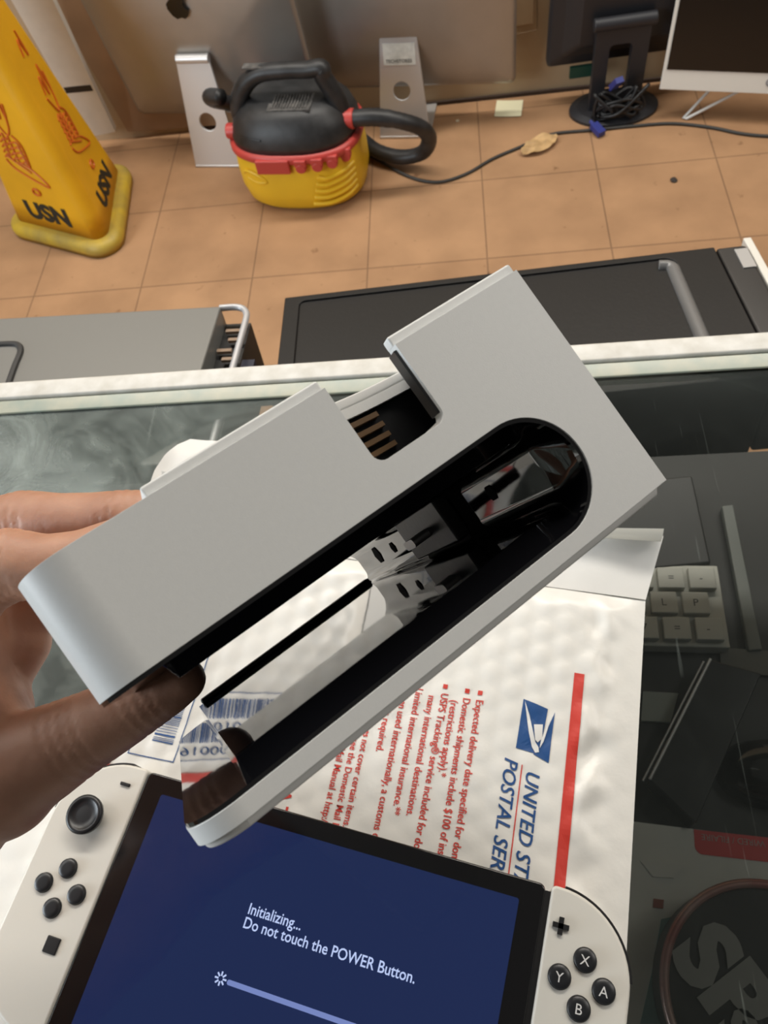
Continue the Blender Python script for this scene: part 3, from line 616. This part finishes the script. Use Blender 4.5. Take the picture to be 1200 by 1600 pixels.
bm = bmesh.new(); tube(bm, [(xg - .012, -.016, -.003), (xg - .002, -.020, -.003), (xg - .001, -.04, -.003), (xg - .001, -.12, -.003), (xg - .001, -.160, -.003)], .0062, 10); link('handle_bevel', bm, mat('bevel_highlight', (.16, .16, .16), .3), bc, smooth=True)  # bevel coloured grey to carry its highlight against the black panel
bm = bmesh.new(); box(bm, (LB * .970, -.085, -.045), (LB * .062, .17, .088)); bevel(link('front_bezel', bm, M_black, bc), .003)
bm = bmesh.new(); box(bm, (LB * .985, -.021, -.0006), (.011, .028, .0012)); link('silver_badge', bm, mat('badge', (.5, .5, .5), .3, metal=.3), bc)
bm = bmesh.new(); box(bm, (LB + .0045, -.075, -.045), (.007, .17, .088)); bevel(link('white_edge', bm, M_joy, bc), .001)
bm = bmesh.new(); box(bm, (.04, .46, .367), (.34, .13, .734)); sb2 = link('carton', bm, mat('carton_dark', (.05, .045, .035), .8))
tag(sb2, 'dark carton standing on the floor under the black computer case', 'carton')

# ------------------------------------------------------------------ yellow caution cone
co = thing('caution_cone', (-1.066, 1.800, 0), 'tall yellow three-sided wet floor cone with black letters, at the left edge', 'caution cone', rz=math.radians(-54))
def tri(R_, rad, z, n=7):   # rounded triangle, one corner on +x
    out = []
    for k in range(3):
        a = k * 120; c = (R_ - 2 * rad); out += [(x, y, z) for x, y in arc(c * math.cos(math.radians(a)), c * math.sin(math.radians(a)), rad, a - 60, a + 60, n)]
    return out
bm = bmesh.new()
loft(bm, [tri(r_, rd, z) for z, r_, rd in ((0, .262, .06), (.018, .266, .061), (.030, .262, .06), (.037, .248, .056), (.040, .225, .05))]); bs = link('base', bm, M_base, co, smooth=True); bs.modifiers.new('wn', 'WEIGHTED_NORMAL')
def cr(z): return .205 + (.085 - .205) * (z - .04) / .70
bm = bmesh.new()
loft(bm, [tri(cr(z) + .0, min(.03, cr(z) * .25), z) for z in [.034 + .70 * k / 10 for k in range(11)]]); bd = link('cone_body', bm, M_cone, co, smooth=True); bd.modifiers.new('wn', 'WEIGHTED_NORMAL')
def face_M(side, z):   # plane lying on a face; side -1 = lit left face, +1 = right face
    inr = cr(z) * .5 + min(.03, cr(z) * .25) * .0 ; sl_ = math.atan((.205 - .085) * .5 / .70)
    return Matrix.Rotation(math.radians(60 * side + 90), 4, 'Z') @ Matrix.Translation((0, -inr - .0008, z)) @ Matrix.Rotation(PI / 2 - sl_, 4, 'X')
M_sten = mat('stencil_black', (.015, .015, .012), .6)
for sd in (-1, 1):
    bm = bmesh.new(); text_bm(bm, 'USN', .070, face_M(sd, .068), align='CENTER', bold=.045, depth=.0006, sx=1.12); link('black_lettering', bm, M_sten, bd)
    bm = bmesh.new(); F = face_M(sd, .15)
    def tb(pts, r_=.0024, dx=0, dy=0): tube(bm, [F @ Vector((x + dx, y + dy, .0008)) for x, y in pts], r_, 6)
    for k in range(5):   # wavy stepped folds of a sleeve and hand
        tb([(-.050 + .004 * k, .095 + .014 * k), (-.036 + .004 * k, .104 + .014 * k), (-.028 + .003 * k, .090 + .014 * k), (-.012 + .002 * k, .098 + .014 * k), (-.004, .084 + .014 * k), (.014, .090 + .013 * k), (.022, .078 + .013 * k)])
    tb([(-.052, .088), (-.030, .062), (.050, .030), (.056, .040), (.026, .070), (-.006, .086)]); tb([(-.045, .100), (.018, .062)]); tb([(.024, .078), (.030, .135), (.012, .160)])
    tb([(-.020, .210), (-.002, .245), (.002, .200), (.022, .262), (.024, .205), (.034, .240)]); tb([(-.026, .205), (-.004, .160), (.014, .175), (.024, .205)]); tb([(-.014, .30), (.004, .33), (.014, .29), (.016, .345)])
    tb([(-.000 + .012 * math.cos(a * PI / 6), .005 + .009 * math.sin(a * PI / 6)) for a in range(13)], .003)
    link('orange_outline', bm, M_orange, bd)

# ------------------------------------------------------------------ white panel + brown board behind cone
def slab_img(name, mats, pts4, ys, th, label, cat):  # four corners, each at its own depth y
    P4 = []
    for (px, py), y in zip(pts4, ys):
        d = RW @ Vector((px - 600, py - 800, 1200)); P4.append(CAM + d * ((y - CAM.y) / d.y))
    nrm = (P4[1] - P4[0]).cross(P4[3] - P4[0]).normalized()
    if nrm.y < 0: nrm = -nrm
    bm = bmesh.new(); a = [bm.verts.new(p) for p in P4]; b_ = [bm.verts.new(p + nrm * th) for p in P4]
    bm.faces.new(a); bm.faces.new(b_[::-1])
    for i in range(4): bm.faces.new((a[i], a[(i + 1) % 4], b_[(i + 1) % 4], b_[i]))
    o = link(name, bm, mats); 
    if label: tag(o, label, cat)
    return o, P4
M_wpan = mat('white_laminate', (.68, .65, .58), .5, var=.05)
pnl = thing('narrow_board', (-1.05, 2.1, 0), 'narrow white panel with a thin black band leaning behind the yellow cone', 'panel')
bpy.context.view_layer.update()
def childof(o, p): o.parent = p; o.matrix_parent_inverse = p.matrix_world.inverted(); return o
o, _ = slab_img('board', M_wpan, [(-40, -100), (35, -100), (180, 206), (140, 214)], [2.00, 2.00, 2.10, 2.10], .02, None, None); childof(o, pnl)
o, _ = slab_img('black_band', M_black, [(99, 137), (141, 133), (145.5, 142), (104, 146)], [2.070, 2.070, 2.073, 2.073], .004, None, None); childof(o, pnl)
slab_img('brown_board', mat('cardboard', (.34, .21, .12), .8, var=.12, vscale=10), [(20, -100), (360, -120), (420, 190), (200, 206)], [2.148, 2.148, 2.148, 2.148], .008, 'brown cardboard sheet leaning on the wall behind the left aluminium computer', 'cardboard')

# ------------------------------------------------------------------ aluminium all-in-one computers, seen from behind
def imac(base, rz, label, W=.56, H=.42, bx=.02, sticker=False, by=.128, z0=.085):
    t = thing('desktop_computer', base, label, 'computer', rz=rz, group='silver desktop computers standing by the wall')
    tl = math.radians(8)
    MB = Matrix.Translation((bx, by, z0)) @ Matrix.Rotation(tl, 4, 'X')
    bm = bmesh.new(); secs = []
    for y, ins in ((.010, 0), (.0, 0), (-.006, .012), (-.014, .05), (-.022, .11), (-.028, .17)):
        secs.append([MB @ Vector((x, y, z)) for x, z in rrect(-W / 2 + ins, ins, W / 2 - ins, H - ins, max(.004, .018 - ins * .05), 5)])
    loft(bm, secs); bo = link('rear_housing', bm, M_alu, t, smooth=True)
    bm = bmesh.new(); 
    a = [(-.6, .2), (-.95, -.1), (-1, -.6), (-.75, -1.2), (-.4, -1.55), (-.1, -1.45), (.1, -1.42), (.4, -1.55), (.75, -1.3), (1, -.8), (.72, -.55), (.66, -.15), (.9, .15), (.6, .42), (.25, .38), (0, .28), (-.3, .40)]
    LM = MB @ Matrix.Translation((-.012, -.0285, H * .79)) @ Matrix.Rotation(PI / 2, 4, 'X')
    prism(bm, [(x * .027, y * .027 + .01) for x, y in a], -.006, .0012, LM); prism(bm, [(x * .027, y * .027 + .01) for x, y in [(0, .5), (.08, .85), (.4, 1.12), (.42, .8), (.2, .55)]], -.006, .0012, LM)
    link('black_apple_emblem', bm, mat('emblem_black', (.006, .006, .006), .25), bo)
    # stand: slanted neck with round hole + foot
    top = Vector((-.008, .085, .245)); hw0, hw1 = .072, .047
    bm = bmesh.new(); prof = []
    nk = Vector((0, .056, .282)); Ln = nk.length; an = math.atan2(nk.y, nk.z)
    MN = Matrix.Translation((0, 0, 0)) @ Matrix.Rotation(-an, 4, 'X') @ Matrix.Rotation(PI / 2, 4, 'X')
    outl = [(-hw0, .004), (-hw0 + .004, 0), (hw0 - .004, 0), (hw0, .004), (hw1, Ln - .004), (hw1 - .004, Ln), (-hw1 + .004, Ln), (-hw1, Ln - .004)]
    prism(bm, outl, -.008, 0, MN); nkO = link('neck', bm, M_alu_neck)
    c = bmesh.new(); cyl(c, (0, Ln * .44, 0), .0235, .05, seg=40, M=MN); cu = link('c', c, M_alu_neck); intersect(nkO, cu, 'DIFFERENCE'); nkO.parent = t; bevel(nkO, .002)
    bm = bmesh.new(); cyl(bm, (0, .062, .277), .012, hw1 * 2 - .002, 'X', 24); box(bm, (0, .078, .268), (hw1 * 1.8, .03, .008)); bevel(link('hinge', bm, M_alu_neck, t, smooth=False), .002)
    bm = bmesh.new(); box(bm, (0, .085, .004), (hw0 * 2, .17, .007)); bevel(link('foot', bm, M_alu_neck, t), .002)
    if sticker:
        bm = bmesh.new(); box(bm, (0, Ln * .755, .0006), (.086, .052, .0008), MN); st = link('worn_sticker', bm, mat('sticker_worn', (.80, .80, .74), .6, col2=(.60, .60, .55), vscale=60), t)
        bm = bmesh.new(); text_bm(bm, 'TECHSTORES', .0118, MN @ Matrix.Translation((-.037, Ln * .755 - .020, .0014)), bold=.02); link('sticker_lettering', bm, mat('sticker_ink', (.10, .10, .09), .6), st)
    return t
imac((-.694, 1.967, 0), math.radians(-9), 'left of two silver all-in-one computers seen from behind, with black apple emblem')
imac((-.154, 2.012, 0), math.radians(-8), 'right of two silver all-in-one computers seen from behind, worn sticker on its stand', W=.56, bx=.02, sticker=True, by=.10, z0=.092)

# ------------------------------------------------------------------ yellow wet/dry vacuum
vac = thing('wet_dry_vacuum', (-.418, 1.860, 0), 'small yellow, red and black wet and dry vacuum on the tiled floor', 'vacuum', rz=math.radians(-8)); vac.scale = (1.04, 1, .94)
def oval(z, a, b_, n=40, p=2.6, oy=0): 
    r_ = []
    for k in range(n):
        t = 2 * PI * k / n; c, s = math.cos(t), math.sin(t); r_.append((a * math.copysign(abs(c) ** (2 / p), c), oy + b_ * math.copysign(abs(s) ** (2 / p), s), z))
    return r_
bm = bmesh.new(); loft(bm, [oval(z, a, b_) for z, a, b_ in ((0, .132, .10), (.004, .145, .113), (.02, .158, .126), (.06, .166, .133), (.11, .166, .134), (.15, .163, .130), (.162, .158, .126))]); tk = link('tank', bm, M_yellow, vac, smooth=True)
bm = bmesh.new()
for k in range(5): tube(bm, [(.045 + .006 * k, -.130 + .0005 * k, .035 + .021 * k), (.090, -.124, .035 + .019 * k), (.128, -.100, .04 + .019 * k), (.150, -.070, .05 + .018 * k)], .0065, 8)
link('moulded_ribs', bm, M_yellow, tk, smooth=True); bm = bmesh.new(); tube(bm, [(-.13, -.095, .11), (-.115, -.112, .128), (-.085, -.124, .122), (-.065, -.127, .105), (-.09, -.122, .098), (-.12, -.107, .104)], .005, 8)
link('moulded_logo_frame', bm, M_yellow, tk, smooth=True)
bm = bmesh.new(); loft(bm, [oval(z, a, b_) for z, a, b_ in ((.158, .164, .132), (.164, .169, .137), (.178, .169, .137), (.184, .162, .131))]); link('red_collar', bm, M_red, vac, smooth=True)
bm = bmesh.new(); box(bm, (-.035, -.137, .158), (.085, .012, .040)); bevel(link('red_latch', bm, M_red, vac), .003)
bm = bmesh.new()
for k, (x, y) in enumerate(((.035, -.134), (.075, -.128), (.110, -.115), (.138, -.088))):
    cyl(bm, (x, y, .152), .0135, .016, 'Y', 12); box(bm, (x, y, .166), (.030, .014, .02)); 
bevel(link('red_teeth', bm, M_red, vac), .003)
bm = bmesh.new(); loft(bm, [oval(z, a, b_) for z, a, b_ in ((.182, .158, .128), (.20, .158, .128), (.235, .145, .118), (.262, .120, .100), (.275, .100, .085), (.279, .06, .05))]); mh_ = link('motor_head', bm, M_vacblk, vac, smooth=True)
bm = bmesh.new()
for k in range(3): tube(bm, [(-.118, -.088, .200 + .011 * k), (-.09, -.1085 + .0005 * k, .200 + .011 * k), (-.055, -.119, .200 + .011 * k)], .0026, 6)
link('side_slots', bm, M_black, mh_)
bm = bmesh.new()
for k in range(12): box(bm, (-.025 + .0075 * k, -.045, .277), (.0035, .055, .008))
box(bm, (.016, -.045, .2755), (.105, .070, .006)); link('vent_grille', bm, M_dust, mh_)
bm = bmesh.new(); tube(bm, [(-.128, -.02, .215), (-.125, -.02, .258), (-.100, -.02, .305), (-.055, -.02, .338), (.01, -.02, .345), (.065, -.02, .345), (.098, -.02, .348), (.100, -.02, .325), (.118, -.02, .28), (.128, -.02, .235)], lambda t: .020 + .006 * abs(t - .5), 12); link('carry_handle', bm, M_vacblk, vac, smooth=True)
bm = bmesh.new(); box(bm, (-.045, -.02, .3585), (.085, .022, .004), Matrix.Rotation(-.0, 4, 'Y')); link('dust_patch', bm, M_dust, vac)
bm = bmesh.new(); cyl(bm, (-.150, -.045, .200), .020, .03, 'X', 20); bevel(link('red_port_cap', bm, M_red, vac), .003)
bm = bmesh.new(); cyl(bm, (.145, -.03, .218), .025, .028, 'X', 20); bevel(link('red_port_ring', bm, M_red, vac), .003)
bm = bmesh.new(); tube(bm, [(.145, -.03, .218), (.21, -.03, .220), (.27, -.025, .205), (.315, 0, .165), (.325, .03, .11), (.30, .05, .055), (.24, .06, .035), (.17, .09, .035), (.08, .17, .04), (-.06, .19, .06), (-.17, .13, .15), (-.215, .05, .225), (-.20, .0, .27), (-.165, -.02, .28)], lambda t: .021 if t < .12 else .0195, 14, n=9, ribs=.035); link('hose', bm, M_vacblk, vac, smooth=True)
# power cord
fl = lambda px, py, z=.004: tuple(at(px, py, z))
bm = bmesh.new(); tube(bm, [(-.30, 1.99, .004), fl(590, 250), fl(622, 268), fl(655, 281), fl(690, 284), fl(730, 271), fl(770, 248), fl(812, 230), fl(840, 217), fl(872, 208), fl(930, 203), fl(990, 197), fl(1050, 193), (fl(1110, 199)), fl(1160, 209), fl(1210, 213), fl(1290, 212)], .0042, 8); tag(link('power_cord', bm, mat('cord_grey', (.035, .033, .03), .55), smooth=True), 'long dark power cord running along the tiled floor near the wall', 'cord')
# leaf + note + crumb
lp = at(843, 225, .010)
bm = bmesh.new()
def leaff(i, j):
    u, v = i - .5, j - .5; wd = .062 * math.sin(PI * min(1, max(0, i * .96 + .02))) ** .7
    x = u * .115; y = v * wd; 
    return (x * .86 - y * .5, x * .55 + y * .85, .005 + .010 * (.5 + noise.noise(Vector((x * 50, y * 60, 1)))) )
grid(bm, leaff, 22, 12); tag(link('dead_leaf', bm, mat('leaf_tan', (.52, .33, .15), .7, var=.2, vscale=40), smooth=True, mw=Matrix.Translation((lp.x, lp.y, .002))), 'crumpled tan dead leaf lying over the power cord', 'leaf')
np_ = at(795, 170, .002)
bm = bmesh.new(); grid(bm, lambda i, j: ((i - .5) * .075, (j - .5) * .075, .0012 + .004 * (i - .5) ** 2), 6, 6); tag(link('paper_note', bm, mat('note_paper', (.80, .76, .52), .7), mw=Matrix.Translation(np_) @ Matrix.Rotation(-.15, 4, 'Z')), 'small pale yellow paper square lying on the floor by the wall', 'paper')
cpz = at(1053, 281, .003); bm = bmesh.new(); bmesh.ops.create_icosphere(bm, subdivisions=2, radius=.009)
for v in bm.verts: v.co *= 1 + .4 * noise.noise(v.co * 120); v.co.z *= .4
tag(link('crumb', bm, mat('crumb_dark', (.04, .03, .025), .8), mw=Matrix.Translation((cpz.x, cpz.y, .003))), 'single dark crumb on the bare tiles right of centre', 'crumb')
cpz = at(715, 188, .003); bm = bmesh.new(); bmesh.ops.create_icosphere(bm, subdivisions=1, radius=.006)
for v in bm.verts: v.co.z *= .4
tag(link('crumb', bm, mat('crumb_pale', (.7, .6, .42), .8), mw=Matrix.Translation((cpz.x, cpz.y, .002))), 'pale crumb on the floor left of the paper square', 'crumb')

# ------------------------------------------------------------------ black monitor from behind
mo = thing('computer_monitor', (.425, 2.045, 0), 'black monitor seen from behind on a round swivel stand, near the wall', 'monitor', rz=math.radians(3))
M_mon = mat('monitor_black', (.022, .022, .026), .5, bump=.1, bscale=200)
MB2 = Matrix.Translation((.0, .055, .105)) @ Matrix.Rotation(math.radians(5), 4, 'X')
bm = bmesh.new(); secs = []
for y, ins in ((.030, 0), (.012, 0), (.004, .006), (-.006, .035), (-.022, .06), (-.03, .075)): secs.append([MB2 @ Vector((x, y, z)) for x, z in rrect(-.180 + ins, ins, .235 - ins, .33 - ins * .5, .012, 4)])
loft(bm, secs); link('rear_housing', bm, M_mon, mo, smooth=False)
bm = bmesh.new(); secs = [[(.12 * math.cos(a * PI / 20), .005 + .085 * math.sin(a * PI / 20), z) for a in range(40)] for z in (0, .008)] + [[(.10 * math.cos(a * PI / 20), .005 + .068 * math.sin(a * PI / 20), .014) for a in range(40)]]
loft(bm, secs); link('round_base', bm, M_mon, mo, smooth=False)
bm = bmesh.new(); prism(bm, rrect(-.070, .0, .066, .238, .012), -.012, .012, Matrix.Rotation(PI / 2, 4, 'X')); nk = link('neck_frame', bm, M_mon)
c = bmesh.new(); prism(c, rrect(-.034, .055, .024, .185, .012), -.05, .05, Matrix.Rotation(PI / 2, 4, 'X')); intersect(nk, link('c', c, M_mon), 'DIFFERENCE'); nk.parent = mo; bevel(nk, .004, 3)
bm = bmesh.new(); cyl(bm, (-.002, -.008, .238), .016, .156, 'X', 20); bevel(link('carry_bar', bm, M_mon, mo), .004)
bm = bmesh.new(); box(bm, (-.085, .045, .095), (.07, .01, .03)); link('green_board', bm, mat('pcb_green', (.01, .06, .04), .5), mo)
cbn = thing('cable_bundle', (.445, 1.980, 0), 'tangled black cable bundle with blue plugs in front of monitor base', 'cables')
bm = bmesh.new()
for k in range(9):
    pts = []
    for j in range(7):
        a = j * 1.5 + k; pts.append((-.02 + .065 * math.cos(a) * (.5 + random.random() * .6), .012 + .028 * math.sin(a) * random.random(), .012 + .09 * random.random() * (1 if j % 2 else .5)))
    tube(bm, pts, .0045, 6)
link('cables', bm, M_black, cbn, smooth=True)
for (x, y, z, rx, rz_) in ((-.075, -.035, .014, .15, .5), (-.035, .0, .115, -.9, .4)):
    bm = bmesh.new(); box(bm, (0, 0, 0), (.022, .040, .014)); cyl(bm, (0, .025, 0), .005, .02, 'Y', 10); b_ = link('blue_plug', bm, mat('plug_blue', (.03, .04, .22), .45), cbn); b_.location = (x, y, z); b_.rotation_euler = (rx, 0, rz_)

# ------------------------------------------------------------------ white-framed screen on wire stand
hp = thing('white_display', (.785, 1.915, 0), 'white-bezel display facing the room with dark screen on a thin wire stand', 'monitor', rz=math.radians(-15))
MH = Matrix.Translation((0, .0, .082)) @ Matrix.Rotation(math.radians(-9), 4, 'X')
lw = at(1028, 143, 0)
MHx = MH
bm = bmesh.new(); box(bm, (.0, .012, .165), (.54, .020, .33), MHx); bevel(link('housing', bm, M_joy, hp), .002)
bm = bmesh.new(); box(bm, (0, .0012, .187), (.522, .002, .275), MHx); link('screen', bm, mat('screen_off', (.012, .009, .007), .25), hp)
bm = bmesh.new(); Lg = MHx @ Matrix.Translation((-.008, .0012, .028)) @ Matrix.Rotation(PI / 2, 4, 'X'); cyl(bm, (0, 0, 0), .010, .0008, 'Z', 28, M=Lg); lg = link('round_badge', bm, mat('badge_grey', (.25, .25, .26), .4), hp)
bm = bmesh.new(); text_bm(bm, 'hp', .014, Lg @ Matrix.Translation((0, -.003, .0006)), shear=.3, align='CENTER'); link('badge_lettering', bm, mat('badge_light', (.75, .75, .75), .4), lg)
bm = bmesh.new()
tube(bm, [(-.135, .03, .085), (-.188, .012, .010), (-.195, .006, .004), (-.187, .004, .004), (-.05, .03, .085)], .0038, 8, spline=False)
tube(bm, [(.135, .03, .085), (.188, .012, .010), (.195, .006, .004), (.187, .004, .004), (-.01, .03, .085)], .0038, 8, spline=False)
link('wire_stand', bm, mat('wire_white', (.7, .7, .68), .4), hp, smooth=True)
